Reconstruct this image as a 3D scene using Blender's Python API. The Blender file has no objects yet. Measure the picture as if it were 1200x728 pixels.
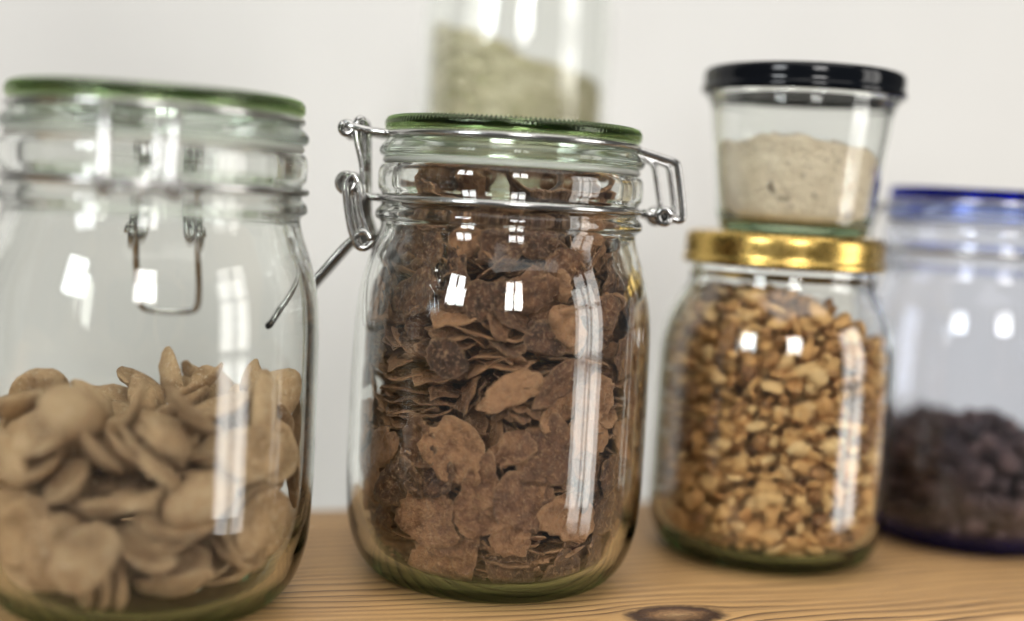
import bpy, bmesh, math, random
import numpy as np
from mathutils import Vector, Matrix, noise

sc = bpy.context.scene
COL = sc.collection
R = math.radians
rng = random.Random(11)

# ------------------------------------------------------------------ camera
CAM_H, YAW, PITCH, ROLL, FPX = 0.131, R(20.0), R(4.5), R(3.3), 1500.0
FWD = Vector((math.sin(YAW), math.cos(YAW), 0))
RGT = Vector((math.cos(YAW), -math.sin(YAW), 0))
UPV = Vector((0, 0, 1))
cf = (FWD * math.cos(PITCH) - UPV * math.sin(PITCH)).normalized()
cu = (FWD * math.sin(PITCH) + UPV * math.cos(PITCH)).normalized()
right = RGT * math.cos(ROLL) + cu * math.sin(ROLL)
up = -RGT * math.sin(ROLL) + cu * math.cos(ROLL)
CAM = Vector((0, 0, CAM_H))
cam_data = bpy.data.cameras.new('camera')
cam_data.sensor_width = 36.0
cam_data.lens = 36.0 * FPX / 1200.0
cam_data.clip_start, cam_data.clip_end = 0.01, 50
cam_data.dof.use_dof = True
cam_data.dof.focus_distance = 0.425
cam_data.dof.aperture_fstop = 2.15
cam = bpy.data.objects.new('camera', cam_data)
COL.objects.link(cam)
m = Matrix((right, up, -cf)).transposed().to_4x4()
m.translation = CAM
cam.matrix_world = m
sc.camera = cam

def ray(px, py):
    return cf * FPX + right * (px - 600) - up * (py - 364)

def at_distance(px, py, d):
    """a point on the pixel's ray, d metres ahead of the camera along the floor"""
    v = ray(px, py)
    return CAM + v * (d / v.dot(FWD))

def on_plane(px, py, z=0.0):
    v = ray(px, py)
    return CAM + v * ((z - CAM_H) / v.z)

# ------------------------------------------------------------------ light
w = bpy.data.worlds.new('World')
sc.world = w
w.use_nodes = True
w.node_tree.nodes['Background'].inputs[0].default_value = (1.0, 0.97, 0.92, 1)
w.node_tree.nodes['Background'].inputs[1].default_value = 0.10
LOOK = Vector(at_distance(597, 245, 0.454)); LOOK.z = 0.08

def window_light(alpha, dist, width, z0, z1, radiance, color, gap=0.05, rows=1):
    """daylight from one window of the room: two casements side by side, split by glazing bars"""
    if rows > 1:
        for k in range(rows):
            h = (z1 - z0) / rows
            window_light(alpha, dist, width, z0 + k * h + 0.025, z0 + (k + 1) * h - 0.025, radiance, color, gap)
        return
    d = -FWD * math.cos(R(alpha)) + RGT * math.sin(R(alpha))
    side = Vector((-d.y, d.x, 0))
    pane = (width - gap) / 2
    for s in (-1, 1):
        L = bpy.data.lights.new('window_light', 'AREA')
        L.shape = 'RECTANGLE'; L.size = pane; L.size_y = z1 - z0
        L.energy = radiance * math.pi * pane * (z1 - z0)
        L.color = color
        o = bpy.data.objects.new('window_light', L)
        COL.objects.link(o)
        p = Vector((LOOK.x, LOOK.y, 0)) + d * dist + side * s * (pane + gap) / 2
        p.z = (z0 + z1) / 2
        o.location = p
        o.rotation_euler = (-d).to_track_quat('-Z', 'Y').to_euler()

window_light(-39, 2.4, 0.56, 0.62, 1.34, 27, (0.94, 0.98, 1.0))
window_light(8, 2.4, 0.56, 0.62, 1.34, 25, (1.0, 0.98, 0.96))
window_light(70, 2.2, 0.85, -0.75, 1.25, 6.2, (1.0, 0.97, 0.93), 0.09, 3)

# overhead fill lamp added to brighten the shelf, in place of white ceiling bounce
L = bpy.data.lights.new('overhead_fill', 'AREA')
L.shape = 'RECTANGLE'; L.size = 2.2; L.size_y = 2.2; L.energy = 1.95 * math.pi * 2.2 * 2.2; L.color = (1.0, 0.97, 0.93)
o = bpy.data.objects.new('overhead_fill', L); COL.objects.link(o); o.location = (0.2, -0.3, 2.0)

sc.view_settings.view_transform = 'Standard'
sc.view_settings.look = 'None'
sc.view_settings.exposure = 0.12
sc.view_settings.gamma = 1.0
sc.view_settings.use_curve_mapping = False
cy = sc.cycles
sc.render.engine = 'CYCLES'
cy.use_denoising = True
cy.max_bounces = 28; cy.transmission_bounces = 24; cy.glossy_bounces = 10; cy.diffuse_bounces = 6
cy.transparent_max_bounces = 16
cy.caustics_refractive = True; cy.caustics_reflective = True
cy.sample_clamp_indirect = 40.0
cy.blur_glossy = 0.3

# ------------------------------------------------------------------ material helpers
class NT:
    def __init__(s, name):
        s.mat = bpy.data.materials.new(name)
        s.mat.use_nodes = True
        s.t = s.mat.node_tree
        s.t.nodes.clear()
        s.out = s.n('ShaderNodeOutputMaterial')
    def n(s, ty, **kw):
        nd = s.t.nodes.new(ty)
        for k, v in kw.items():
            setattr(nd, k, v)
        return nd
    def put(s, nd, key, v):
        inp = nd.inputs[key]
        if isinstance(v, bpy.types.NodeSocket):
            s.t.links.new(v, inp)
        elif isinstance(v, (tuple, list)) and len(v) == 3 and inp.type == 'RGBA':
            inp.default_value = (*v, 1)
        else:
            inp.default_value = v
    def math(s, op, a, b=0.0, c=None, clamp=False):
        nd = s.n('ShaderNodeMath', operation=op)
        nd.use_clamp = clamp
        s.put(nd, 0, a); s.put(nd, 1, b)
        if c is not None: s.put(nd, 2, c)
        return nd.outputs[0]
    def noise(s, vec, scale, detail=3, rough=0.55, dist=0.0, color=False):
        nd = s.n('ShaderNodeTexNoise')
        if vec is not None: s.put(nd, 'Vector', vec)
        s.put(nd, 'Scale', scale); s.put(nd, 'Detail', detail); s.put(nd, 'Roughness', rough); s.put(nd, 'Distortion', dist)
        return nd.outputs['Color' if color else 0]
    def ramp(s, fac, stops):
        nd = s.n('ShaderNodeValToRGB')
        s.put(nd, 0, fac)
        el = nd.color_ramp.elements
        while len(el) < len(stops): el.new(0.5)
        for e, (p, c) in zip(el, stops):
            e.position = p
            e.color = (*c, 1) if len(c) == 3 else c
        return nd.outputs[0]
    def mix(s, fac, a, b, blend='MIX'):
        nd = s.n('ShaderNodeMix', data_type='RGBA', blend_type=blend)
        s.put(nd, 0, fac); s.put(nd, 6, a); s.put(nd, 7, b)
        return nd.outputs[2]
    def bump(s, h, strength, dist):
        nd = s.n('ShaderNodeBump')
        s.put(nd, 'Height', h); s.put(nd, 'Strength', strength); s.put(nd, 'Distance', dist)
        return nd.outputs[0]
    def obj(s):
        return s.n('ShaderNodeTexCoord').outputs['Object']
    def world(s):
        return s.n('ShaderNodeNewGeometry').outputs['Position']
    def island(s):
        a = s.n('ShaderNodeNewGeometry').outputs['Random Per Island']
        b = s.n('ShaderNodeObjectInfo').outputs['Random']
        return s.math('FRACT', s.math('ADD', a, b))
    def principled(s, **kw):
        nd = s.n('ShaderNodeBsdfPrincipled')
        for k, v in kw.items():
            s.put(nd, k.replace('_', ' '), v)
        s.t.links.new(nd.outputs[0], s.out.inputs[0])
        return s.mat

def glass_mat(name, color, base_color=None, base_h=0.012):
    """clear bottle glass, faintly tinted; the thick base takes its own, stronger colour"""
    t = NT(name)
    g = t.n('ShaderNodeBsdfGlass')
    t.put(g, 'Roughness', 0.0); t.put(g, 'IOR', 1.5)
    if base_color:
        sep = t.n('ShaderNodeSeparateXYZ'); t.put(sep, 0, t.obj())
        f = t.n('ShaderNodeMapRange'); t.put(f, 0, sep.outputs[2]); t.put(f, 1, base_h * 0.35); t.put(f, 2, base_h)
        t.put(g, 'Color', t.mix(f.outputs[0], base_color, color))
    else:
        t.put(g, 'Color', color)
    # moulded glass is never quite even
    nz = t.noise(t.obj(), 38, 2, 0.5)
    t.put(g, 'Normal', t.bump(nz, 0.05, 0.0012))
    t.t.links.new(g.outputs[0], t.out.inputs[0])
    return t.mat

M = {}
M['glass'] = glass_mat('clear_glass', (0.985, 0.992, 0.983), (0.50, 0.61, 0.50))
M['thin_glass'] = glass_mat('thin_glass', (0.985, 0.992, 0.983), (0.72, 0.80, 0.70), 0.0045)
M['lid_glass'] = glass_mat('lid_glass', (0.965, 0.985, 0.965))
M['green_glass'] = glass_mat('green_glass', (0.73, 0.81, 0.62))
M['blue_glass'] = glass_mat('blue_glass', (0.10, 0.17, 0.80))
M['bluish_glass'] = glass_mat('bluish_glass', (0.945, 0.958, 0.99), (0.16, 0.18, 0.60))  # deep blue at the base is a reflection put into the glass colour
M['bluish_lid'] = glass_mat('bluish_lid', (0.84, 0.88, 0.985))

t = NT('steel_wire')
nz = t.noise(t.obj(), 900, 2)
M['steel'] = t.principled(Base_Color=(0.45, 0.445, 0.435), Metallic=1.0, Roughness=t.math('MULTIPLY_ADD', nz, 0.16, 0.12),
                          Normal=t.bump(nz, 0.15, 0.0003))
t = NT('clear_rubber')
M['seal'] = t.principled(Base_Color=(0.86, 0.86, 0.82), Roughness=0.35, Transmission_Weight=0.75, IOR=1.42)
t = NT('gold_lid')
nz = t.noise(t.obj(), 260, 3)
M['gold'] = t.principled(Base_Color=t.ramp(nz, [(0.3, (0.50, 0.33, 0.085)), (0.7, (0.64, 0.44, 0.14))]), Metallic=1.0,
                         Roughness=t.math('MULTIPLY_ADD', nz, 0.15, 0.2))
t = NT('black_lid')
nz = t.noise(t.obj(), 300, 3)
M['black'] = t.principled(Base_Color=(0.004, 0.005, 0.007), Roughness=t.math('MULTIPLY_ADD', nz, 0.06, 0.06), Specular_IOR_Level=0.22)
t = NT('white_wall_paint')
nz = t.noise(t.world(), 9, 4)
fine = t.noise(t.world(), 260, 3)
M['wall'] = t.principled(Base_Color=t.ramp(nz, [(0.3, (0.610, 0.606, 0.585)), (0.75, (0.640, 0.636, 0.614))]), Roughness=0.75,
                         Normal=t.bump(fine, 0.2, 0.0008))
t = NT('white_sill_paint')
nz = t.noise(t.world(), 14, 4)
M['sill'] = t.principled(Base_Color=t.ramp(nz, [(0.3, (0.76, 0.745, 0.71)), (0.75, (0.80, 0.785, 0.755))]), Roughness=0.5)

KNOT = on_plane(792, 721)
def wood():
    t = NT('pine_wood')
    pos = t.world()
    sep = t.n('ShaderNodeSeparateXYZ'); t.put(sep, 0, pos)
    x, y, z = sep.outputs
    # slow wander of the grain along the board
    st = t.n('ShaderNodeMapping'); t.put(st, 0, pos); st.inputs['Scale'].default_value = (2.6, 9.0, 9.0)
    wander = t.math('MULTIPLY', t.math('SUBTRACT', t.noise(st.outputs[0], 1.6, 3, 0.5), 0.5), 0.035)
    st2 = t.n('ShaderNodeMapping'); t.put(st2, 0, pos); st2.inputs['Scale'].default_value = (16, 90, 90)
    wob = t.math('MULTIPLY', t.math('SUBTRACT', t.noise(st2.outputs[0], 1.0, 3, 0.6), 0.5), 0.0028)
    # the grain flows round the knot like a stream round a stone
    dx = t.math('MULTIPLY', t.math('SUBTRACT', x, KNOT.x), 0.55)
    dy = t.math('SUBTRACT', y, KNOT.y)
    d2 = t.math('ADD', t.math('MULTIPLY', dx, dx), t.math('MULTIPLY', dy, dy))
    a = 0.0098
    d2 = t.math('MAXIMUM', d2, 1e-7)
    flow = t.math('MULTIPLY', dy, t.math('SUBTRACT', 1.0, t.math('DIVIDE', a * a, t.math('MAXIMUM', d2, a * a))))
    psi = t.math('ADD', t.math('ADD', flow, wander), wob)
    rings = t.math('MULTIPLY', psi, 175.0)
    saw = t.math('FRACT', rings)
    late = t.math('POWER', saw, 2.4)
    late = t.math('MULTIPLY', late, t.math('SUBTRACT', 1.0, t.math('POWER', saw, 40.0)))
    # strength of the rings varies over the board
    patch = t.noise(st.outputs[0], 2.7, 2, 0.5)
    late = t.math('MULTIPLY', late, t.math('MULTIPLY_ADD', patch, 2.2, 0.0), clamp=True)
    fibre_map = t.n('ShaderNodeMapping'); t.put(fibre_map, 0, pos); fibre_map.inputs['Scale'].default_value = (45, 1300, 1300)
    fibre = t.noise(fibre_map.outputs[0], 1.0, 4, 0.65)
    early = t.ramp(fibre, [(0.25, (0.49, 0.275, 0.105)), (0.75, (0.69, 0.425, 0.18))])
    tone = t.noise(st.outputs[0], 1.1, 3, 0.5)
    early = t.mix(t.math('MULTIPLY', tone, 0.55), early, (0.44, 0.25, 0.10))
    col = t.mix(t.math('MULTIPLY', late, 0.92), early, (0.12, 0.062, 0.027))
    # weathered grey-brown fibres
    streak_map = t.n('ShaderNodeMapping'); t.put(streak_map, 0, pos); streak_map.inputs['Scale'].default_value = (11, 220, 220)
    streak = t.noise(streak_map.outputs[0], 1.0, 3, 0.6)
    sm = t.n('ShaderNodeMapRange'); t.put(sm, 0, streak); t.put(sm, 1, 0.60); t.put(sm, 2, 0.74)
    col = t.mix(t.math('MULTIPLY', sm.outputs[0], 0.6), col, (0.13, 0.075, 0.04))
    # the knot itself: dark rim, rings, lighter heart
    d = t.math('SQRT', d2)
    kn = t.math('ADD', d, t.math('MULTIPLY', t.math('SUBTRACT', t.noise(pos, 260, 3), 0.5), 0.004))
    inside = t.n('ShaderNodeMapRange'); t.put(inside, 0, kn); t.put(inside, 1, a * 1.12); t.put(inside, 2, a * 0.86)
    kring = t.math('FRACT', t.math('MULTIPLY', kn, 620.0))
    kcol = t.ramp(t.math('DIVIDE', kn, a), [(0.0, (0.46, 0.28, 0.13)), (0.42, (0.30, 0.16, 0.07)), (0.66, (0.09, 0.042, 0.02)), (0.95, (0.045, 0.022, 0.012))])
    kcol = t.mix(t.math('MULTIPLY', kring, 0.45), kcol, (0.05, 0.025, 0.012))
    col = t.mix(inside.outputs[0], col, kcol)
    h = t.math('ADD', t.math('MULTIPLY', late, 0.9), t.math('MULTIPLY', fibre, 0.35))
    h = t.math('SUBTRACT', h, t.math('MULTIPLY', sm.outputs[0], 0.5))
    h = t.math('ADD', h, t.math('MULTIPLY', t.math('MULTIPLY', kring, inside.outputs[0]), 0.8))
    return t.principled(Base_Color=col, Roughness=t.math('MULTIPLY_ADD', fibre, 0.25, 0.45), Normal=t.bump(h, 0.7, 0.0009))
M['wood'] = wood()

def crumb_mat(name, stops, speck=None, scale=700, rough=0.8, bump=0.6, bdist=0.0008, speck_lo=0.62, var=0.35, speck_amt=0.8, edge=None, coarse=0.22):
    t = NT(name)
    p = t.obj()
    isl = t.island()
    off = t.n('ShaderNodeVectorMath', operation='ADD')
    comb = t.n('ShaderNodeCombineXYZ'); t.put(comb, 0, t.math('MULTIPLY', isl, 7.3)); t.put(comb, 1, t.math('MULTIPLY', isl, 3.1))
    t.put(off, 0, p); t.put(off, 1, comb.outputs[0])
    v = off.outputs[0]
    a = t.noise(v, scale * coarse, 4, 0.6)
    b = t.noise(v, scale, 4, 0.7)
    f = t.math('ADD', t.math('MULTIPLY', a, 1 - var), t.math('MULTIPLY', isl, var))
    col = t.ramp(f, stops)
    if speck:
        mr = t.n('ShaderNodeMapRange'); t.put(mr, 0, b); t.put(mr, 1, speck_lo); t.put(mr, 2, speck_lo + 0.12)
        col = t.mix(t.math('MULTIPLY', mr.outputs[0], speck_amt), col, speck)
    if edge:   # crisp rims are mixed paler
        pn = t.n('ShaderNodeMapRange'); t.put(pn, 0, t.n('ShaderNodeNewGeometry').outputs['Pointiness']); t.put(pn, 1, 0.53); t.put(pn, 2, 0.66)
        col = t.mix(t.math('MULTIPLY', pn.outputs[0], 0.6), col, edge)
    h = t.math('ADD', t.math('MULTIPLY', a, 0.8), b)
    return t.principled(Base_Color=col, Roughness=rough, Normal=t.bump(h, bump, bdist))

M['flake'] = crumb_mat('bran_flake', [(0.28, (0.050, 0.017, 0.0065)), (0.49, (0.185, 0.075, 0.030)), (0.72, (0.47, 0.235, 0.108))],
                       speck=(0.46, 0.27, 0.14), scale=700, rough=0.42, bump=1.0, bdist=0.0015, speck_lo=0.52, var=0.40, speck_amt=0.6, edge=(0.54, 0.31, 0.155), coarse=0.38)
M['disc'] = crumb_mat('cereal_disc', [(0.25, (0.27, 0.155, 0.072)), (0.5, (0.52, 0.335, 0.175)), (0.75, (0.70, 0.50, 0.29))],
                      speck=(0.68, 0.53, 0.36), scale=620, rough=0.9, bump=1.0, bdist=0.0014, speck_lo=0.55, var=0.22)
M['granola'] = crumb_mat('granola_cluster', [(0.13, (0.18, 0.068, 0.02)), (0.36, (0.62, 0.315, 0.10)), (0.65, (0.74, 0.44, 0.165)), (0.92, (0.86, 0.60, 0.29))],
                         speck=(0.78, 0.60, 0.36), scale=650, rough=0.6, bump=0.9, bdist=0.001, speck_lo=0.6, var=0.66)
M['dark_cluster'] = crumb_mat('dark_cluster', [(0.2, (0.028, 0.014, 0.011)), (0.55, (0.075, 0.040, 0.032)), (0.85, (0.19, 0.11, 0.085))],
                              speck=(0.28, 0.19, 0.14), scale=600, rough=0.6, bump=0.9, bdist=0.001, speck_lo=0.64, var=0.5)
t = NT('flour')
nz = t.noise(t.obj(), 120, 4, 0.6); sp = t.noise(t.obj(), 420, 3, 0.6); big = t.noise(t.obj(), 95, 2, 0.5)
mr = t.n('ShaderNodeMapRange'); t.put(mr, 0, sp); t.put(mr, 1, 0.60); t.put(mr, 2, 0.70)
mr2 = t.n('ShaderNodeMapRange'); t.put(mr2, 0, big); t.put(mr2, 1, 0.63); t.put(mr2, 2, 0.70)
c = t.ramp(nz, [(0.3, (0.74, 0.60, 0.42)), (0.7, (0.89, 0.76, 0.57))])
c = t.mix(t.math('MULTIPLY', mr.outputs[0], 0.55), c, (0.27, 0.19, 0.12))
c = t.mix(t.math('MULTIPLY', mr2.outputs[0], 0.95), c, (0.14, 0.085, 0.05))
M['flour'] = t.principled(Base_Color=c, Roughness=0.95, Normal=t.bump(t.math('ADD', nz, sp), 0.8, 0.002))
t = NT('pale_seeds')
vor = t.n('ShaderNodeTexVoronoi'); t.put(vor, 'Vector', t.obj()); t.put(vor, 'Scale', 190.0)
sepc = t.n('ShaderNodeSeparateColor'); t.put(sepc, 0, vor.outputs['Color'])
c = t.ramp(sepc.outputs[0], [(0.0, (0.40, 0.36, 0.21)), (0.5, (0.53, 0.48, 0.31)), (1.0, (0.66, 0.61, 0.43))])
M['seeds'] = t.principled(Base_Color=c, Roughness=0.8, Normal=t.bump(vor.outputs['Distance'], 0.8, 0.003))

# ------------------------------------------------------------------ mesh helpers
def tag(o, label=None, cat=None, group=None, kind=None):
    if label: o['label'] = label
    if cat: o['category'] = cat
    if group: o['group'] = group
    if kind: o['kind'] = kind
    return o

def link(name, me, mat=None, parent=None, loc=None):
    o = bpy.data.objects.new(name, me)
    COL.objects.link(o)
    if mat is not None and not me.materials: me.materials.append(mat)
    if parent: o.parent = parent
    if loc is not None: o.location = loc
    return o

def empty(name, loc, rz=0.0):
    o = bpy.data.objects.new(name, None)
    COL.objects.link(o)
    o.location = loc; o.rotation_euler = (0, 0, rz)
    o.empty_display_size = 0.02
    return o

def mesh(name, vs, fs, smooth=True):
    me = bpy.data.meshes.new(name)
    me.from_pydata(vs, [], fs)
    if smooth: me.polygons.foreach_set('use_smooth', [True] * len(fs))
    me.update()
    return me

def smooth_profile(pts, step=0.0012):
    """centripetal Catmull-Rom through (r, z) points; a point given twice stays a corner"""
    P = [Vector(p) for p in pts]
    out = [P[0].copy()]
    for i in range(len(P) - 1):
        p1, p2 = P[i], P[i + 1]
        if (p2 - p1).length < 1e-7: continue
        p0 = P[i - 1] if i > 0 else p1 * 2 - p2
        p3 = P[i + 2] if i + 2 < len(P) else p2 * 2 - p1
        if (p0 - p1).length < 1e-7: p0 = p1 * 2 - p2
        if (p3 - p2).length < 1e-7: p3 = p2 * 2 - p1
        n = max(2, min(14, int((p2 - p1).length / step)))
        t0 = 0; t1 = (p1 - p0).length ** .5; t2 = t1 + (p2 - p1).length ** .5; t3 = t2 + (p3 - p2).length ** .5
        for k in range(1, n + 1):
            tt = t1 + (t2 - t1) * k / n
            A1 = p0 * ((t1 - tt) / (t1 - t0)) + p1 * ((tt - t0) / (t1 - t0))
            A2 = p1 * ((t2 - tt) / (t2 - t1)) + p2 * ((tt - t1) / (t2 - t1))
            A3 = p2 * ((t3 - tt) / (t3 - t2)) + p3 * ((tt - t2) / (t3 - t2))
            B1 = A1 * ((t2 - tt) / (t2 - t0)) + A2 * ((tt - t0) / (t2 - t0))
            B2 = A2 * ((t3 - tt) / (t3 - t1)) + A3 * ((tt - t1) / (t3 - t1))
            out.append(B1 * ((t2 - tt) / (t2 - t1)) + B2 * ((tt - t1) / (t2 - t1)))
    return [(max(0.0, p.x), p.y) for p in out]

def mm(pts, s=1.0):
    return [(r * .001 * s, z * .001 * s) for r, z in pts]

def lathe(name, prof, n=112, closed=False, zmod=None, smooth=True):
    """prof runs counter-clockwise in (r, z): outside faces point away from the solid"""
    vs, rows = [], []
    for j, (r, z) in enumerate(prof):
        if r < 1e-6:
            rows.append([len(vs)]); vs.append((0, 0, z)); continue
        row = []
        for i in range(n):
            a = 2 * math.pi * i / n
            zz, rr = (z, r) if zmod is None else zmod(j, r, z, i)
            row.append(len(vs)); vs.append((rr * math.cos(a), rr * math.sin(a), zz))
        rows.append(row)
    fs = []
    pairs = list(zip(rows[:-1], rows[1:])) + ([(rows[-1], rows[0])] if closed else [])
    for A, B in pairs:
        for i in range(n):
            k = (i + 1) % n
            if len(A) == 1 and len(B) == 1: break
            if len(A) == 1: fs.append((A[0], B[k], B[i]))
            elif len(B) == 1: fs.append((A[i], A[k], B[0]))
            else: fs.append((A[i], A[k], B[k], B[i]))
    return mesh(name, vs, fs, smooth)

def catmull(pts, k=6, closed=False):
    P = [Vector(p) for p in pts]; n = len(P); out = []
    for i in range(n if closed else n - 1):
        g = (lambda q: P[q % n]) if closed else (lambda q: P[max(0, min(n - 1, q))])
        p0, p1, p2, p3 = g(i - 1), g(i), g(i + 1), g(i + 2)
        for s in range(k):
            u = s / k
            out.append(0.5 * ((2 * p1) + (p2 - p0) * u + (2 * p0 - 5 * p1 + 4 * p2 - p3) * u * u + (3 * p1 - p0 - 3 * p2 + p3) * u ** 3))
    if not closed: out.append(P[-1])
    return out

def tubes(name, paths, rad, sides=10):
    vs, fs = [], []
    for path, closed in paths:
        P = [Vector(p) for p in path]
        n = len(P)
        T = [((P[(i + 1) % n] - P[i - 1]) if closed or 0 < i < n - 1 else (P[1] - P[0] if i == 0 else P[-1] - P[-2])).normalized() for i in range(n)]
        ref = Vector((0, 0, 1)) if abs(T[0].z) < 0.9 else Vector((1, 0, 0))
        N = (ref - T[0] * ref.dot(T[0])).normalized()
        base = len(vs)
        for i in range(n):
            N = (N - T[i] * N.dot(T[i])).normalized()
            B = T[i].cross(N)
            for s in range(sides):
                a = 2 * math.pi * s / sides
                vs.append(P[i] + (N * math.cos(a) + B * math.sin(a)) * rad)
        for i in range(n if closed else n - 1):
            k = (i + 1) % n
            for s in range(sides):
                q = (s + 1) % sides
                fs.append((base + i * sides + s, base + i * sides + q, base + k * sides + q, base + k * sides + s))
        if not closed:
            fs.append(tuple(base + s for s in range(sides))[::-1])
            fs.append(tuple(base + (n - 1) * sides + s for s in range(sides)))
    return mesh(name, vs, fs)

def box_mesh(name, x0, x1, y0, y1, z0, z1, bev=0.0, seg=2):
    bm = bmesh.new()
    bmesh.ops.create_cube(bm, size=1)
    for v in bm.verts:
        v.co = Vector(((x0 + x1) / 2 + v.co.x * (x1 - x0), (y0 + y1) / 2 + v.co.y * (y1 - y0), (z0 + z1) / 2 + v.co.z * (z1 - z0)))
    if bev: bmesh.ops.bevel(bm, geom=list(bm.edges), offset=bev, segments=seg, affect='EDGES', profile=0.5)
    me = bpy.data.meshes.new(name); bm.to_mesh(me); bm.free()
    return me

# ------------------------------------------------------------------ setting
SHELF_FRONT, SHELF_BACK, WALL_Y = on_plane(1165, 724).y, 0.527, 0.745
wall = link('wall', box_mesh('wall', -0.34, 0.98, WALL_Y, WALL_Y + 0.1, -0.9, 1.8), M['wall']); tag(wall, kind='structure')
sill = link('window_ledge', box_mesh('window_ledge', -0.34, 0.98, SHELF_BACK + 0.002, WALL_Y - 0.002, -0.11, -0.080, 0.002), M['sill'])
tag(sill, kind='structure')

def shelf():
    # one pine board, its top edge eased and a little worn
    nx, prof = 240, []
    x0, x1 = -1.3, 1.6
    b = 0.003
    for k in range(7):
        a = math.pi / 2 * k / 6
        prof.append((SHELF_FRONT + b - b * math.cos(a), -b + b * math.sin(a)))
    prof = [(SHELF_FRONT + 0.001, -0.030), (SHELF_FRONT, -0.028), (SHELF_FRONT, -0.018)] + prof
    prof += [(SHELF_FRONT + (SHELF_BACK - SHELF_FRONT) * f, 0) for f in (0.15, 0.3, 0.5, 0.7, 0.85)] + [(SHELF_BACK - 0.001, 0), (SHELF_BACK, -0.001), (SHELF_BACK, -0.030)]
    vs, fs = [], []
    m_ = len(prof)
    for i in range(nx + 1):
        x = x0 + (x1 - x0) * i / nx
        for j, (y, z) in enumerate(prof):
            if j < 10: y += 0.0012 * noise.noise((x * 18, 3.3, j * .15)) + 0.0006 * noise.noise((x * 90, 1.1, j * .3))
            vs.append((x, y, z))
    for i in range(nx):
        for j in range(m_):
            k = (j + 1) % m_
            fs.append((i * m_ + j, (i + 1) * m_ + j, (i + 1) * m_ + k, i * m_ + k))
    fs.append(tuple(range(m_))); fs.append(tuple(nx * m_ + j for j in range(m_))[::-1])
    me = mesh('wooden_shelf', vs, fs, True)
    bm = bmesh.new(); bm.from_mesh(me); bmesh.ops.recalc_face_normals(bm, faces=bm.faces); bm.to_mesh(me); bm.free()
    o = link('wooden_shelf', me, M['wood'])
    tag(o, 'weathered pine board with dark grain lines and a knot, under the jars', 'shelf')
shelf()

# ------------------------------------------------------------------ swing-top jars
OUT = [(0, 1.5), (22, 1.4), (31, 0.7), (35, 0.1), (38, 0.15), (43, 2.6), (48.2, 8.5), (51.4, 17.5), (52.6, 29), (52.9, 45), (52.7, 72), (52.2, 88),
       (51.2, 97), (49.2, 105), (46.9, 111.5), (45.4, 116), (45.0, 118.6), (45.6, 119.8), (46.9, 120.6), (47.1, 122), (46.6, 123.4), (45.4, 124.6),
       (45.0, 127), (45.3, 129), (46.3, 130.3), (46.6, 132), (46.5, 136.5), (45.6, 138.4), (43.5, 138.9)]
INN = [(41.0, 138.7), (40.0, 137.4), (39.9, 132), (39.9, 122), (40.6, 116.5), (42.6, 111), (45.4, 104.5), (47.6, 97), (48.7, 88), (49.2, 72), (49.3, 45),
       (48.9, 31), (47.2, 19.5), (43.8, 11.2), (39.0, 6.4), (33, 4.0), (20, 3.7), (0, 3.9)]

ZS = 1.04   # these jars stand a little taller than wide moulds
OUT = [(r, z * ZS) for r, z in OUT]
INN = [(r, z * ZS) for r, z in INN]

def jar_body_profile(s=1.0):
    return smooth_profile(mm(OUT + INN, s))

def inner_radius(inn, slack=0.0004):
    z = np.array([p[1] for p in inn])[::-1]; r = np.array([p[0] for p in inn])[::-1]
    zz, rr = [], []
    last = -1
    for a, b in zip(z, r):
        if a > last + 1e-7: zz.append(a); rr.append(b); last = a
        elif b > (rr[-1] if rr else 0): rr[-1] = b
    return lambda q: float(np.interp(q, zz, rr)) - slack

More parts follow.
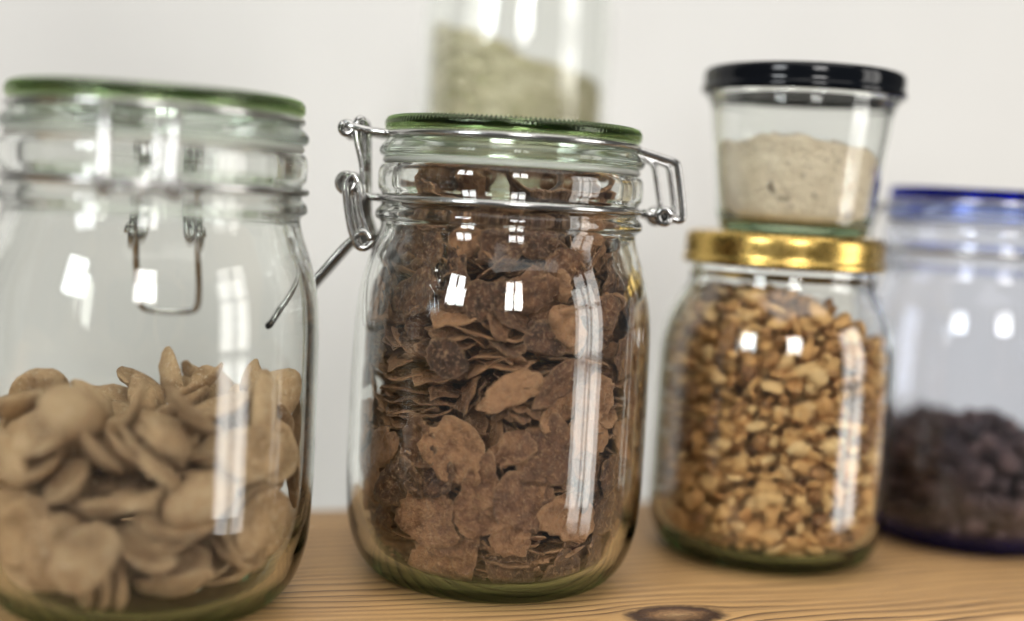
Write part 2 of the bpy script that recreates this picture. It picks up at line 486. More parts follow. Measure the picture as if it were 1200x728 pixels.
def swing_jar(name, loc, clip_dir, mats, s=1.0, bail=True):
    """clip_dir: floor direction in which the clip sits. local +x is the clip side"""
    root = empty(name, loc, math.atan2(clip_dir.y, clip_dir.x))
    link('body', lathe('body', jar_body_profile(s), 128), mats['body'], root)
    mz = lambda pts: mm([(r, z * ZS) for r, z in pts], s)
    lid_prof = smooth_profile(mz([(0, 142.5), (34, 142.5), (38.2, 142.3), (38.9, 138.2), (39.0, 138.2), (39.3, 140.9), (43, 141.0), (45.6, 141.2), (46.7, 142.6), (46.4, 144.2), (44.6, 146.0), (43.2, 147.2),
                                  (42.9, 148.2), (43.3, 149.0), (44.0, 149.5), (44.0, 149.5), (38, 149.5), (37.2, 149.2), (36, 147.8), (30, 147.6), (0, 147.8)]))
    lid = link('lid', lathe('lid', lid_prof, 112), mats['lid'], root)
    rim_pts = mz([(37.6, 149.7), (44.1, 149.7), (45.0, 150.6), (45.2, 152.0), (44.9, 153.2), (44.2, 154.1), (43.0, 154.5), (40, 152.6), (38.4, 152.0), (37.5, 151.5)])
    teeth = 172
    def knurl(j, r, z, i):
        k = 0.5 + 0.5 * math.cos(2 * math.pi * i / 4)
        return (z - 0.0011 * s * k, r) if j in (5, 6) else ((z - 0.0003 * s * k, r - 0.0002 * s * k) if j == 4 else (z, r))
    link('rim', lathe('rim', rim_pts, teeth * 4, closed=True, zmod=knurl), mats['rim'], lid)
    link('seal', lathe('seal', mz([(41.2, 139.05), (44.6, 139.05), (45.3, 139.4), (45.3, 140.5), (44.6, 140.85), (41.2, 140.85)]), 96, closed=True), M['seal'], root)
    W = 0.00128 * s
    def pt(u, v, z): return Vector((u * .001 * s, v * .001 * s, z * .001 * s * ZS))
    def ring(r, z, half, steps=64):
        return [pt(r * math.cos(a), r * math.sin(a), z) for a in [half + (2 * math.pi - 2 * half) * i / steps for i in range(steps + 1)]]
    def coil(u, v, z, r, turns=1.6, pitch=2.3, side=1):
        n = int(18 * turns)
        return [pt(u + r * math.cos(2 * math.pi * i / 18), v + side * pitch * i / 18, z + r * math.sin(2 * math.pi * i / 18)) for i in range(n + 1)]
    # lid wire: a ring in the groove of the lid, ends run out to eyes at the clip side
    lw = ring(44.1, 148.2, R(17))
    arm_a = catmull([lw[-1], pt(49, -10.6, 148.8), pt(54, -10.2, 149.6), pt(57.2, -9.2, 150.0), pt(58.4, -7.0, 150.1), pt(58.5, 0, 150.1)], 5)
    arm_b = catmull([pt(58.5, 0, 150.1), pt(58.4, 7.0, 150.1), pt(57.2, 9.2, 150.0), pt(54, 10.2, 149.6), pt(49, 10.6, 148.8), lw[0]], 5)
    o_lw = link('lid_wire', tubes('lid_wire', [(lw + arm_a[1:] + arm_b[1:-1], True)], W), M['steel'], root)
    link('eye', tubes('eye', [(coil(57.6, -8.6, 149.2, 1.9, 1.2, 2.0, -1), False), (coil(57.6, 8.6, 149.2, 1.9, 1.2, 2.0, 1), False)], W * .95), M['steel'], o_lw)
    # hinge opposite the clip: two dropped wire loops and the eyes of the neck wire
    for sgn in (-1, 1):
        link('hinge', tubes('hinge', [
            (catmull([pt(-43.0, sgn * 10.5, 147.6), pt(-48, sgn * 10, 146.4), pt(-52, sgn * 9.6, 145.4), pt(-56.2, sgn * 9.2, 144.2), pt(-57.6, sgn * 9.0, 141.5),
                      pt(-60.2, sgn * 8.5, 128.0), pt(-59.4, sgn * 8.2, 125.2), pt(-56.2, sgn * 7.8, 126.0), pt(-52.6, sgn * 7.6, 127.6)], 6), False),
            (coil(-53.5, sgn * 8.2, 126.2, 2.3, 1.5, 2.2, sgn), False)], W * 1.0), M['steel'], root)
    link('hinge_bar', tubes('hinge_bar', [([pt(-59.6, -9.0, 125.8), pt(-59.8, 0, 125.8), pt(-59.6, 9.0, 125.8)], False),
                                          (catmull([pt(-48, -5, 145), pt(-51, -4.6, 143), pt(-54, -4.4, 130), pt(-55, -4.2, 127)], 5), False)], W * .8), M['steel'], root)
    # neck wire
    nw = ring(46.2, 127.0, R(14))
    ex_a = catmull([nw[-1], pt(50, -9.6, 127.4), pt(53.5, -8.8, 129), pt(56, -8.2, 130.6)], 5)
    ex_b = catmull([pt(56, 8.2, 130.6), pt(53.5, 8.8, 129), pt(50, 9.6, 127.4), nw[0]], 5)
    o_nw = link('neck_wire', tubes('neck_wire', [(ex_b + nw[1:] + ex_a[1:], False), ([pt(-46.0, -10.5, 127), pt(-50, -9, 126.2), pt(-54, -8, 124.6)], False),
                                                 ([pt(-46.0, 10.5, 127), pt(-50, 9, 126.2), pt(-54, 8, 124.6)], False)], W), M['steel'], root)
    for sgn in (-1, 1):
        link('eye', tubes('eye', [(coil(56.8, sgn * 7.4, 131.2, 2.9, 1.7, 2.3, sgn), False)], W), M['steel'], o_nw)
    # clip: tall links hang from the lid wire to the lever, the lever turns in the eyes of the neck wire
    for sgn in (-1, 1):
        lk = [pt(52.4, sgn * 7.8, 152.2), pt(54.2, sgn * 8.8, 151.6), pt(54.0, sgn * 9.6, 146), pt(51.4, sgn * 9.8, 136), pt(50.6, sgn * 9.8, 122), pt(50.2, sgn * 9.6, 113.5),
              pt(49.4, sgn * 8.8, 111.6), pt(49.2, sgn * 7.6, 113.5), pt(50.2, sgn * 7.2, 122), pt(51.0, sgn * 7.0, 136), pt(51.6, sgn * 7.0, 147)]
        link('link', tubes('link', [(catmull(lk, 5, True), True)], W), M['steel'], root)
        lv = catmull([pt(54.6, sgn * 12.2, 133.8), pt(56.6, sgn * 12.4, 131.4), pt(56.0, sgn * 12.4, 124), pt(53.6, sgn * 12.4, 114.2), pt(50.6, sgn * 12.4, 110.2),
                      pt(47.9, sgn * 12.4, 112.6), pt(48.8, sgn * 12.4, 116.0), pt(51.0, sgn * 12.4, 122.5), pt(52.4, sgn * 12.4, 131.2)], 7, True)
        arm = link('lever_arm', tubes('lever_arm', [(lv, True), (coil(50.0, sgn * 11.4, 112.8, 2.7, 1.5, 1.6, sgn), False)], W), M['steel'], root)
    hd = catmull([pt(53.0, -11.4, 113.4), pt(57, -11.4, 109.5), pt(64, -11.6, 101), pt(72, -11.6, 91.5), pt(77.4, -11.0, 85.0), pt(79.2, -8.2, 82.8), pt(79.6, 0, 82.3),
                  pt(79.2, 8.2, 82.8), pt(77.4, 11.0, 85.0), pt(72, 11.6, 91.5), pt(64, 11.6, 101), pt(57, 11.4, 109.5), pt(53.0, 11.4, 113.4)], 6)
    link('handle', tubes('handle', [(hd, False)], W * 1.05), M['steel'], root)
    return root

def floor_point(px, py, d):
    p = at_distance(px, py, d)
    return Vector((p.x, p.y, 0.0004))

J1, J2, J3, J4, J5 = (floor_point(183, 221, 0.402), floor_point(597, 245, 0.454), floor_point(921, 263, 0.505), floor_point(1158, 277, 0.552), floor_point(596, 245, 0.605))
GREEN = dict(body=M['glass'], lid=M['lid_glass'], rim=M['green_glass'])
BLUE = dict(body=M['bluish_glass'], lid=M['bluish_lid'], rim=M['blue_glass'])
def floor_dir(az):
    """az degrees right of the camera's heading"""
    return FWD * math.cos(R(az)) + RGT * math.sin(R(az))
jar1 = swing_jar('swing_top_jar', J1, floor_dir(-11), GREEN)
tag(jar1, 'swing top glass jar half full of tan oval discs, green rimmed lid', 'jar', 'swing top jars on the shelf')
jar2 = swing_jar('swing_top_jar', J2, floor_dir(-92), GREEN)
tag(jar2, 'swing top glass jar packed full of brown bran flakes, green rimmed lid', 'jar', 'swing top jars on the shelf')
S4 = 0.935
jar4 = swing_jar('swing_top_jar', J4, floor_dir(100), BLUE, S4)
tag(jar4, 'swing top glass jar with blue lid, blue reflection painted in its base, partly filled with dark clusters', 'jar', 'swing top jars on the shelf')

# ------------------------------------------------------------------ screw-top jar with gold lid, tumbler jar with black lid, tall jar behind
OUT3 = [(0, 3), (20, 2.6), (29, 0.8), (32, 0.1), (35, 0.4), (41, 3.6), (44.8, 10), (46.2, 18), (46.5, 35), (46.3, 70), (45.8, 80), (44.2, 88), (41.0, 95.5), (38.0, 100.5), (36.3, 103),
        (36.0, 106.5), (36.6, 108), (36.4, 112), (36.4, 119), (35.4, 120.6)]
INN3 = [(33.6, 120.4), (33.0, 119), (33.0, 104), (34.8, 100), (38.0, 94.5), (41.2, 87), (42.8, 79), (43.4, 68), (43.5, 35), (43.0, 18), (41, 11), (36.5, 6.4), (29, 4.8), (18, 4.8), (0, 5)]
jar3 = empty('screw_top_jar', J3)
tag(jar3, 'glass screw top jar full of golden granola with a gold metal lid', 'jar')
Z3 = 1.034
OUT3 = [(r, z * Z3) for r, z in OUT3]; INN3 = [(r, z * Z3) for r, z in INN3]
lift = 0.0041
mmz3 = lambda pts: [(r, z + lift) for r, z in mm(pts)]
link('body', lathe('body', smooth_profile(mm(OUT3 + INN3)), 112), M['glass'], jar3)
def lugs(j, r, z, i): return (z, r)
gl = smooth_profile(mmz3([(34.8, 111.8), (37.0, 110.6), (38.6, 110.4), (39.3, 111.4), (39.1, 112.8), (38.6, 113.6), (38.5, 119.5), (38.2, 121.6), (36.8, 122.9), (35.2, 123.1), (34.0, 122.2), (32, 121.7), (0, 121.7)])
                    + [(0.0, 0.1252), (0.0345, 0.1252), (0.0366, 0.1250), (0.0372, 0.1235), (0.0372, 0.1169), (0.0352, 0.1163)], 0.0009)
link('lid', lathe('lid', gl, 112, closed=True), M['gold'], jar3)

Z6 = 0.1274
J6 = floor_point(936, 175, 0.505); J6.z = Z6
OUT6 = [(0, 1.8), (16, 1.6), (23, 0.4), (25.5, 0.1), (27.4, 0.8), (29.0, 3.2), (30.2, 8), (32.0, 22), (34.4, 42), (35.4, 49.5), (36.2, 50.8), (36.6, 52), (36.2, 53.0), (35.6, 54), (35.4, 57.5), (34.6, 58.6)]
INN6 = [(33.4, 58.4), (32.8, 57), (32.6, 50), (31.9, 42), (29.6, 22), (27.8, 8.5), (26.2, 5.4), (23, 4.4), (14, 4.4), (0, 4.6)]
jar6 = empty('tumbler_jar', J6)
tag(jar6, 'small tapered glass jar of pale flour with a black lid, stacked on the gold lid', 'jar')
link('body', lathe('body', smooth_profile(mm(OUT6 + INN6)), 96), M['thin_glass'], jar6)
bl = smooth_profile(mm([(36.9, 54.0), (38.4, 53.6), (39.2, 54.4), (39.2, 55.8), (38.7, 56.8), (38.6, 61.2), (38.0, 62.6), (36.4, 63.3), (34.8, 62.9), (34, 62.2), (32, 62.0), (0, 62.0)])
                    + [(0, 0.0602), (0.033, 0.0602), (0.0362, 0.0603), (0.0371, 0.059), (0.0372, 0.056)], 0.0009)
link('lid', lathe('lid', bl, 112, closed=True), M['black'], jar6)

OUT5 = [(0, 3), (22, 2.6), (32, 0.8), (36, 0.2), (40, 1.6), (42.6, 6), (43.2, 14), (43.4, 60), (43.4, 150), (43.4, 300), (42.4, 311), (40.6, 318), (40.4, 325), (41.2, 328), (40.6, 330)]
INN5 = [(38.6, 330), (38, 328), (37.8, 318), (39.6, 310), (40.6, 299), (40.6, 150), (40.6, 60), (40.4, 16), (39, 10), (34, 7.4), (20, 7), (0, 7)]
J5.z = -0.0798
jar5 = empty('tall_jar', J5)
tag(jar5, 'tall clear glass jar of pale greenish grain standing behind the bran flake jar', 'jar')
link('body', lathe('body', smooth_profile(mm(OUT5 + INN5), 0.004), 96), M['thin_glass'], jar5)

# fine fillings: one heap each
def heap(name, inn, top, n=96, rings=14, layers=24, gap=0.0004, amp=0.002, freq=120, seed=0.0):
    """solid filling: follows the inside of the glass up to the uneven surface top(x, y)"""
    fr = inner_radius(inn, gap)
    z0 = min(p[1] for p in inn) + 0.0006
    vs, rows = [], []
    rows.append([0]); vs.append((0, 0, z0))
    rb = fr(z0 + 0.0008)
    for k in range(layers + 1):
        row = []
        for i in range(n):
            a = 2 * math.pi * i / n
            c, s = math.cos(a), math.sin(a)
            zt = top(0.9 * rb * c, 0.9 * rb * s)
            z = z0 + (zt - z0) * (k / layers)
            r = fr(z + 0.0006)
            row.append(len(vs)); vs.append((r * c, r * s, z))
        rows.append(row)
    for k in range(1, rings):
        row = []
        f = 1 - k / rings
        for i in range(n):
            a = 2 * math.pi * i / n
            zt = top(0.9 * rb * math.cos(a), 0.9 * rb * math.sin(a))
            r = fr(zt + 0.0006) * f
            x, y = r * math.cos(a), r * math.sin(a)
            z = top(x, y) + amp * noise.fractal(Vector((x * freq + seed, y * freq, seed)), 0.7, 2.1, 4) * min(1, k / 2)
            row.append(len(vs)); vs.append((x, y, z))
        rows.append(row)
    rows.append([len(vs)]); vs.append((0, 0, top(0, 0)))
    fs = []
    for A, B in zip(rows[:-1], rows[1:]):
        for i in range(n):
            k = (i + 1) % n
            if len(A) == 1: fs.append((A[0], B[k], B[i]))
            elif len(B) == 1: fs.append((A[i], A[k], B[0]))
            else: fs.append((A[i], A[k], B[k], B[i]))
    return mesh(name, vs, fs)

def flour_top(x, y):
    u = x * RGT.x + y * RGT.y; v = x * FWD.x + y * FWD.y
    return (0.0325 + 0.0045 * math.exp(-((u + 0.010) / 0.011) ** 2) + 0.0025 * math.exp(-((u - 0.012) / 0.009) ** 2) - 0.006 * max(0, u / 0.03) ** 2
            + 0.0022 * noise.noise((u * 120, v * 120, 4.2)) + 0.0012 * noise.noise((u * 300, v * 300, 1.2)))
fl = link('flour', heap('flour', mm(INN6), flour_top, 110, 22, 20, seed=2.0), M['flour'], None, J6)
tag(fl, 'pale beige wholemeal flour with dark specks inside the black lidded jar', 'flour', kind='stuff')
def seed_top(x, y):
    u = x * RGT.x + y * RGT.y; v = x * FWD.x + y * FWD.y
    return 0.280 - 0.38 * u + 0.003 * noise.noise((u * 90, v * 90, 7.7))
sd = link('grain', heap('grain', mm(INN5), seed_top, 90, 14, 40, seed=5.0), M['seeds'], None, J5)
tag(sd, 'pale greenish beige grain inside the tall jar behind the flakes', 'grain', kind='stuff')

# ------------------------------------------------------------------ loose pieces
def flake_shape(seed, a, b, thick, curl, ragged, rings=3, n=16, cup=0.0, wave=1.0, blister=0.0):
    """thin crisp flake: uneven outline, curled and dimpled; a, b half sizes in metres"""
    rg = random.Random(seed)
    ph = [rg.uniform(0, 6.28) for _ in range(6)]
    c1, c2 = curl * rg.uniform(.5, 1.2), curl * rg.uniform(-.7, .7)
    tw = rg.uniform(-.5, .5)
    sd_ = rg.uniform(0, 90)
    cuts = [(rg.uniform(.5, .85), rg.uniform(0, 6.28)) for _ in range(rg.choice((0, 1, 1, 2)))] if ragged > .1 else []
    def rad(th):
        q = 1 + ragged * (.5 * math.sin(2 * th + ph[0]) + .4 * math.sin(3 * th + ph[1]) + .14 * math.sin(5 * th + ph[2])) + ragged * .34 * rg.uniform(-1, 1)
        for d, f in cuts:      # broken edges
            c = math.cos(th - f)
            if c > 0.05: q = min(q, d / c + ragged * .3 * rg.uniform(-1, 1))
        return q
    rr = [rad(2 * math.pi * i / n) for i in range(n)]
    def zf(x, y):
        q = c1 * x * x / a + c2 * y * y / a + tw * curl * x * y / a + cup * (x * x / (a * a) + y * y / (b * b))
        return q + wave * (0.0006 * noise.noise((x * 260 + sd_, y * 260, 0)) + 0.0003 * noise.noise((x * 700 + sd_, y * 700, 3))) + blister * (0.0016 * abs(noise.noise((x * 150 + sd_, y * 150, 7))) + 0.0007 * abs(noise.noise((x * 420, y * 420 + sd_, 5))))
    top, bot, fs = [], [], []
    for side, L in ((1, top), (-1, bot)):
        L.append((0, 0, zf(0, 0) + side * thick / 2))
        for k in range(1, rings + 1):
            f = (k / rings) ** 0.8
            e = 1.0 if k < rings else 0.45
            for i in range(n):
                th = 2 * math.pi * i / n
                x, y = a * f * rr[i] * math.cos(th), b * f * rr[i] * math.sin(th)
                L.append((x, y, zf(x, y) + side * e * thick / 2))
    vs = top + bot; o = len(top)
    for base, flip in ((0, False), (o, True)):
        def add(*q): fs.append(tuple(base + i for i in (q[::-1] if flip else q)))
        for i in range(n): add(0, 1 + i, 1 + (i + 1) % n)
        for k in range(rings - 1):
            for i in range(n):
                j = (i + 1) % n
                add(1 + k * n + i, 1 + (k + 1) * n + i, 1 + (k + 1) * n + j, 1 + k * n + j)
    e0 = 1 + (rings - 1) * n
    for i in range(n):
        j = (i + 1) % n
        fs.append((e0 + i, o + e0 + i, o + e0 + j, e0 + j))
    return np.array(vs), fs

def chunk_shape(seed, size, squash=(1, 1, 1), amp=0.35, sub=2):
    bm = bmesh.new()
    bmesh.ops.create_icosphere(bm, subdivisions=sub, radius=1)
    rg = random.Random(seed); o = Vector((rg.uniform(0, 50), rg.uniform(0, 50), rg.uniform(0, 50)))
    for v in bm.verts:
        d = v.co.normalized()
        k = 1 + amp * (noise.noise(d * 1.6 + o) * 1.1 + 0.55 * noise.noise(d * 3.7 + o) + 0.3 * noise.noise(d * 7 + o))
        v.co = Vector((d.x * squash[0], d.y * squash[1], d.z * squash[2])) * k * size
    bm.verts.index_update()
    vs = np.array([v.co[:] for v in bm.verts]); fs = [tuple(v.index for v in f.verts) for f in bm.faces]
    bm.free()
    return vs, fs

def clamp_in(vs, fr, zmin):
    """keep world-size points (jar coordinates) inside the glass"""
    out = vs.copy()
    out[:, 2] = np.maximum(out[:, 2], zmin)
    lim = np.array([fr(z) for z in out[:, 2]])
    r = np.hypot(out[:, 0], out[:, 1])
    k = np.where(r > lim, lim / np.maximum(r, 1e-9), 1.0)
    out[:, 0] *= k; out[:, 1] *= k
    return out

def place_pieces(pieces, jar_loc, fr, zmin, mat, n_single, name, label, cat, group, stuff_name, stuff_label, stuff_cat, slack_max=False):
    """pieces: list of (verts, faces, 4x4 matrix in jar coordinates). the best seen become objects of their own"""
    tocam = (CAM - jar_loc); tocam.z = 0; tocam.normalize()
    scored = []
    slack_rng = random.Random(5)
    for vs, fs, mt, *inner in pieces:
        c = mt.translation
        r = math.hypot(c.x, c.y)
        face = (c.x * tocam.x + c.y * tocam.y) / max(r, 1e-6)
        scored.append((r * (0.35 + face) + 0.25 * c.z, vs, fs, mt, bool(inner)))
    scored.sort(key=lambda q: -q[0])
    rest_v, rest_f = [], []
    for idx, (sco, vs, fs, mt, inner) in enumerate(scored):
        A = np.array(mt)
        slack = slack_rng.choice((.0006, .0018, .0030)) if inner else 0
        wv = vs @ A[:3, :3].T + A[:3, 3]
        if slack_max:   # move the whole flake in from the glass before pressing its edge against it
            rr = np.hypot(wv[:, 0], wv[:, 1]); k = int(np.argmax(rr)); ex = rr[k] - fr(wv[k, 2]) + slack
            if ex > 0: wv[:, :2] -= np.array((mt.translation.x, mt.translation.y)) / max(1e-6, math.hypot(mt.translation.x, mt.translation.y)) * ex * (.95 if inner else .5)
        wv = clamp_in(wv, (lambda q: fr(q) - slack), zmin)
        if idx < n_single:
            c = wv.mean(axis=0)
            me = mesh(name, [tuple(q) for q in (wv - c)], fs)
            o = link(name, me, mat, None, jar_loc + Vector(c))
            tag(o, label, cat, group)
        else:
            b = len(rest_v)
            rest_v.extend(tuple(q) for q in wv)
            rest_f.extend(tuple(b + i for i in f) for f in fs)
    if rest_v:
        o = link(stuff_name, mesh(stuff_name, rest_v, rest_f), mat, None, jar_loc)
        tag(o, stuff_label, stuff_cat, None, 'stuff')

# let the flakes and discs fall into their jars (rigid bodies, 1 unit = 1 cm), then keep where they came to rest
def settle():
    passive, active = [], []
    rg = random.Random(3)
    def add_mesh(vs, fs, mw):
        me = bpy.data.meshes.new('settle'); me.from_pydata(vs, [], fs)
        o = bpy.data.objects.new('settle', me); COL.objects.link(o); o.matrix_world = mw
        return o
    def cube(hx, hy, hz, mw):
        vs = [(a * hx, b * hy, c * hz) for a in (-1, 1) for b in (-1, 1) for c in (-1, 1)]
        return add_mesh(vs, [(0, 1, 3, 2), (4, 6, 7, 5), (0, 4, 5, 1), (2, 3, 7, 6), (0, 2, 6, 4), (1, 5, 7, 3)], mw)
    def prism(a, b, t, n=8):
        vs = [(a * math.cos(2 * math.pi * i / n), b * math.sin(2 * math.pi * i / n), z) for z in (-t / 2, t / 2) for i in range(n)]
        return vs, [tuple(range(n))[::-1], tuple(range(n, 2 * n))] + [(i, (i + 1) % n, n + (i + 1) % n, n + i) for i in range(n)]
    T, RZ = Matrix.Translation, lambda a: Matrix.Rotation(a, 4, 'Z')
    def container(cx, rad, floor, cr, core_r, core_h):
        passive.append(cube(rad + 3, rad + 3, 1, T((cx, 0, floor - 1))))
        for i in range(20):
            a = 2 * math.pi * i / 20
            passive.append(cube(1, rad * .3, 30, T((cx, 0, 0)) @ RZ(a) @ T((rad + 1, 0, 30))))
            k = cr * .29
            passive.append(cube(1, rad * .3, cr * 1.2, T((cx, 0, 0)) @ RZ(a) @ T((rad - k, 0, floor + k)) @ Matrix.Rotation(math.pi / 4, 4, 'Y') @ T((1, 0, 0))))
        vs, fs = prism(core_r, core_r, core_h, 8)
        passive.append(add_mesh(vs, fs, T((cx, 0, floor + core_h / 2))))
    def drop(cx, rad, core_r, count, per, dz, meshes, tilt):
        got = []
        for k in range(count):
            lay, i = divmod(k, per)
            a = 2 * math.pi * i / per + lay * .7
            r = rg.uniform(core_r + .9, rad - 1.1)
            which = rg.randrange(len(meshes))
            o = bpy.data.objects.new('settle', meshes[which]); COL.objects.link(o)
            o.location = (cx + r * math.cos(a), r * math.sin(a), 2 + lay * dz)
            o.rotation_euler = (rg.uniform(-tilt, tilt), rg.uniform(-tilt, tilt), rg.uniform(0, 6.28))
            active.append(o); got.append((o, which))
        return got
    def hulls(sizes, t):
        out = []
        for a, b in sizes:
            vs, fs = prism(a * 100, b * 100, t)
            me = bpy.data.meshes.new('settle'); me.from_pydata(vs, [], fs); out.append(me)
        return out
    container(0, 4.86, .46, 2.0, 2.7, 11.0)
    f = drop(0, 4.86, 2.7, N_FLAKES, 11, .75, hulls(FLAKE_SIZES, .27), 1.5)
    container(15, 4.86, .46, 2.0, 1.9, 3.6)
    d = drop(15, 4.86, 1.9, N_DISCS, 7, 1.0, hulls(DISC_SIZES, .42), 1.5)
    bpy.ops.rigidbody.world_add()
    def body(objs, ty):
        for o in COL.objects: o.select_set(False)
        for o in objs: o.select_set(True)
        bpy.context.view_layer.objects.active = objs[0]
        bpy.ops.rigidbody.objects_add(type=ty)
    body(active, 'ACTIVE'); body(passive, 'PASSIVE')
    for o in active + passive:
        b = o.rigid_body
        b.collision_shape = 'CONVEX_HULL'; b.friction = .55; b.restitution = 0; b.use_margin = True; b.collision_margin = .01
        b.linear_damping = .12; b.angular_damping = .25
    rw = sc.rigidbody_world
    rw.substeps_per_frame = 6; rw.solver_iterations = 10
    g0 = sc.gravity.copy()
    sc.gravity = (0, 0, -140)
    last = 50
    rw.point_cache.frame_end = last
    for fr in range(1, last + 1):
        sc.frame_set(fr)
    dg = bpy.context.evaluated_depsgraph_get()
    def read(lst, cx):
        out = []
        for o, which in lst:
            mt = o.evaluated_get(dg).matrix_world.copy()
            p = mt.translation
            out.append((which, Matrix.Translation(((p.x - cx) * .01, p.y * .01, p.z * .01)) @ mt.to_quaternion().to_matrix().to_4x4()))
        return out
    res = read(f, 0), read(d, 15)
    bpy.ops.rigidbody.world_remove()
    used = {o.data for o in active + passive}
    for o in active + passive: bpy.data.objects.remove(o)
    for me in used: bpy.data.meshes.remove(me)
    sc.gravity = g0
    sc.frame_set(1)
    return res

N_FLAKES, N_DISCS = 880, 270
FLAKE_SIZES = [(rng.uniform(.0070, .0122), rng.uniform(.0058, .0092)) for _ in range(16)]
DISC_SIZES = [(rng.uniform(.0106, .0130), rng.uniform(.0074, .0092)) for _ in range(9)]
flake_shapes = [flake_shape(100 + i, a, b, .0011, rng.uniform(.12, .50), .26, 5, 30, wave=1.3, blister=1.0) for i, (a, b) in enumerate(FLAKE_SIZES)]
disc_shapes = [flake_shape(200 + i, a, b, .0021, rng.uniform(.0, .14), .04, 5, 24, cup=rng.uniform(.0016, .0052), wave=.9) for i, (a, b) in enumerate(DISC_SIZES)]
flat_shapes = [flake_shape(150 + i, rng.uniform(.0058, .0130), rng.uniform(.0052, .0098), .0011, rng.uniform(.03, .16), .27, 6, 30, wave=1.2, blister=1.1) for i in range(18)]
flakes, discs = settle()

FR2 = inner_radius(mm(INN), .0005)
pieces = []
for which, mt in flakes:
    if mt.translation.z > .132: continue
    pieces.append((*flake_shapes[which], mt, True))
# flakes that ended up flat against the glass
rg = random.Random(21)
spots = []
for tries in range(4000):
    a = rg.uniform(0, 2 * math.pi); z = rg.uniform(.010, .124)
    th = a
    to_cam = math.atan2(CAM.y - J2.y, CAM.x - J2.x)
    side = math.sin(a - to_cam)
    layered = .058 < z < .097 and side < .30     # here the flakes lie stacked, edges to the glass
    dens = (0.10 if layered else 0.75) + 0.35 * noise.noise((math.cos(a) * 2.2, math.sin(a) * 2.2, z * 34))
    if rg.random() > dens: continue
    if any((((a - q[0] + math.pi) % (2 * math.pi) - math.pi) * .049) ** 2 + (z - q[1]) ** 2 < .0104 ** 2 for q in spots): continue
    spots.append((a, z))
    if len(spots) >= 105: break
for a, z in spots:
    sh = flat_shapes[rg.randrange(len(flat_shapes))]
    r = FR2(z) - rg.uniform(.0006, .0024)
    n_ = Vector((math.cos(a), math.sin(a), rg.uniform(-.16, .16)))
    q = n_.to_track_quat('Z', 'Y').to_matrix().to_4x4() @ Matrix.Rotation(rg.uniform(0, 6.28), 4, 'Z') @ Matrix.Rotation(rg.uniform(-.22, .22), 4, 'X')
    pieces.append((*sh, Matrix.Translation((r * math.cos(a), r * math.sin(a), z)) @ q))
# a few lie on top of the pile, in the neck
for k in range(130):
    a = rg.uniform(0, 6.28); r = .036 * math.sqrt(rg.random())
    q = Matrix.Rotation(rg.uniform(0, 6.28), 4, 'Z') @ Matrix.Rotation(rg.uniform(-.6, .6), 4, 'X')
    pieces.append((*flake_shapes[k % 16], Matrix.Translation((r * math.cos(a), r * math.sin(a), .121 + rg.uniform(-.014, .017))) @ q))
place_pieces(pieces, J2, FR2, .0044, M['flake'], 300, 'bran_flake', 'thin dark brown bran flake inside the jar packed with flakes', 'flake',
             'bran flakes in the full jar', 'bran_flakes', 'brown bran flakes deeper inside the packed jar', 'flakes', True)

# crumbs and dust at the bottom of the flake jar
cv, cfc = [], []
small = [chunk_shape(500 + i, .0011, (1, .8, .45), .5, 1) for i in range(5)]
for k in range(420):
    a = rg.uniform(0, 6.283); z = .0050 + .007 * rg.random() ** 2; r = (FR2(z) - .0012) * math.sqrt(rg.uniform(.35, 1))
    vs, fs = small[k % 5]
    A = np.array(Matrix.Rotation(rg.uniform(0, 6.28), 3, 'Z') @ Matrix.Rotation(rg.uniform(-.8, .8), 3, 'X')) * rg.uniform(.5, 1.3)
    b = len(cv)
    cv.extend(tuple(q) for q in (vs @ A.T + np.array((r * math.cos(a), r * math.sin(a), z))))
    cfc.extend(tuple(b + i for i in f) for f in fs)
tag(link('crumbs', mesh('crumbs', cv, cfc), M['flake'], None, J2), 'brown crumbs at the bottom of the bran flake jar', 'crumbs', kind='stuff')

pieces = []
for which, mt in discs:
    if mt.translation.z > .067: continue
    pieces.append((*disc_shapes[which], mt))
place_pieces(pieces, J1, FR2, .0044, M['disc'], 300, 'cereal_disc', 'tan cupped oval cereal disc inside the half full swing top jar', 'cereal',
             'tan oval discs in the half full jar', 'cereal_discs', 'tan oval cereal discs', 'cereal')

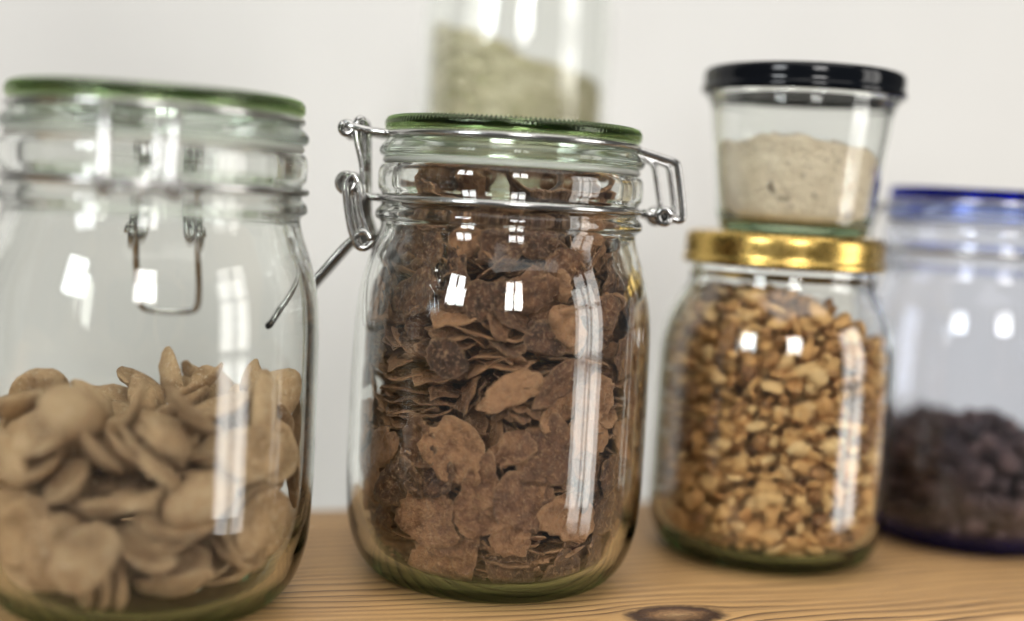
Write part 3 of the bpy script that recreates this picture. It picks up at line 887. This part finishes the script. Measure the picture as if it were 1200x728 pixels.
def scatter(seed, r0, fr, top, zmin, gap, shapes, tries, rad):
    rg = random.Random(seed)
    P = np.zeros((0, 3)); out = []
    for _ in range(tries):
        a = rg.uniform(0, 6.28319); rr = math.sqrt(rg.random())
        z = zmin + rg.random() * .13
        R1 = fr(z) - rad
        if R1 < .01: continue
        r = R1 * rr
        if r > R1 - .002: r = R1
        x, y = r * math.cos(a), r * math.sin(a)
        tz = top(x, y)
        if z > tz or (r < r0 and z < tz - .012): continue
        q = np.array((x, y, z))
        if len(P) and np.min(((P - q) ** 2).sum(1)) < gap * gap: continue
        P = np.vstack((P, q))
        sh = shapes[rg.randrange(len(shapes))]
        mt = Matrix.Translation((x, y, z)) @ Matrix.Rotation(rg.uniform(0, 6.28), 4, 'Z') @ Matrix.Rotation(rg.uniform(0, 3.1), 4, 'X') @ Matrix.Rotation(rg.uniform(0, 6.28), 4, 'Z')
        out.append((*sh, mt))
    return out

FR3 = inner_radius(mm(INN3), .0004)
def gran_top(x, y):
    u = x * RGT.x + y * RGT.y
    return .1045 - .40 * max(0, u + .004) + .003 * noise.noise((x * 60, y * 60, 2))
gs = [chunk_shape(300 + i, .0037 * rng.uniform(.6, 1.4), (1, rng.uniform(.6, 1), rng.uniform(.45, .95)), .6) for i in range(9)]
gs += [chunk_shape(330 + i, .0043, (1, .68, .26), .25) for i in range(5)]
place_pieces(scatter(31, .026, FR3, gran_top, .0070, .0045, gs, 34000, .0022), J3, FR3, .0054, M['granola'], 300, 'granola_cluster', 'golden brown granola cluster inside the gold lidded jar', 'granola',
             'granola clusters in the gold lidded jar', 'granola', 'golden brown granola deeper inside the gold lidded jar', 'granola')
FR4 = inner_radius(mm(INN, S4), .0004)
def dark_top(x, y):
    u = x * RGT.x + y * RGT.y; v = x * FWD.x + y * FWD.y
    return .046 + .010 * math.exp(-((u + .001) / .016) ** 2 - ((v + .012) / .02) ** 2) + .004 * noise.noise((x * 70, y * 70, 5)) - .05 * abs(u)
ds = [chunk_shape(400 + i, .0042 * rng.uniform(.75, 1.2), (1, rng.uniform(.65, 1), rng.uniform(.6, 1)), .5) for i in range(10)]
place_pieces(scatter(41, .030, FR4, dark_top, .0085, .0050, ds, 20000, .0024), J4, FR4, .0043, M['dark_cluster'], 220, 'dark_cluster', 'dark brown crunchy cluster inside the blue lidded jar', 'cluster',
             'dark clusters in the blue lidded jar', 'dark_clusters', 'dark brown clusters deeper inside the blue lidded jar', 'clusters')
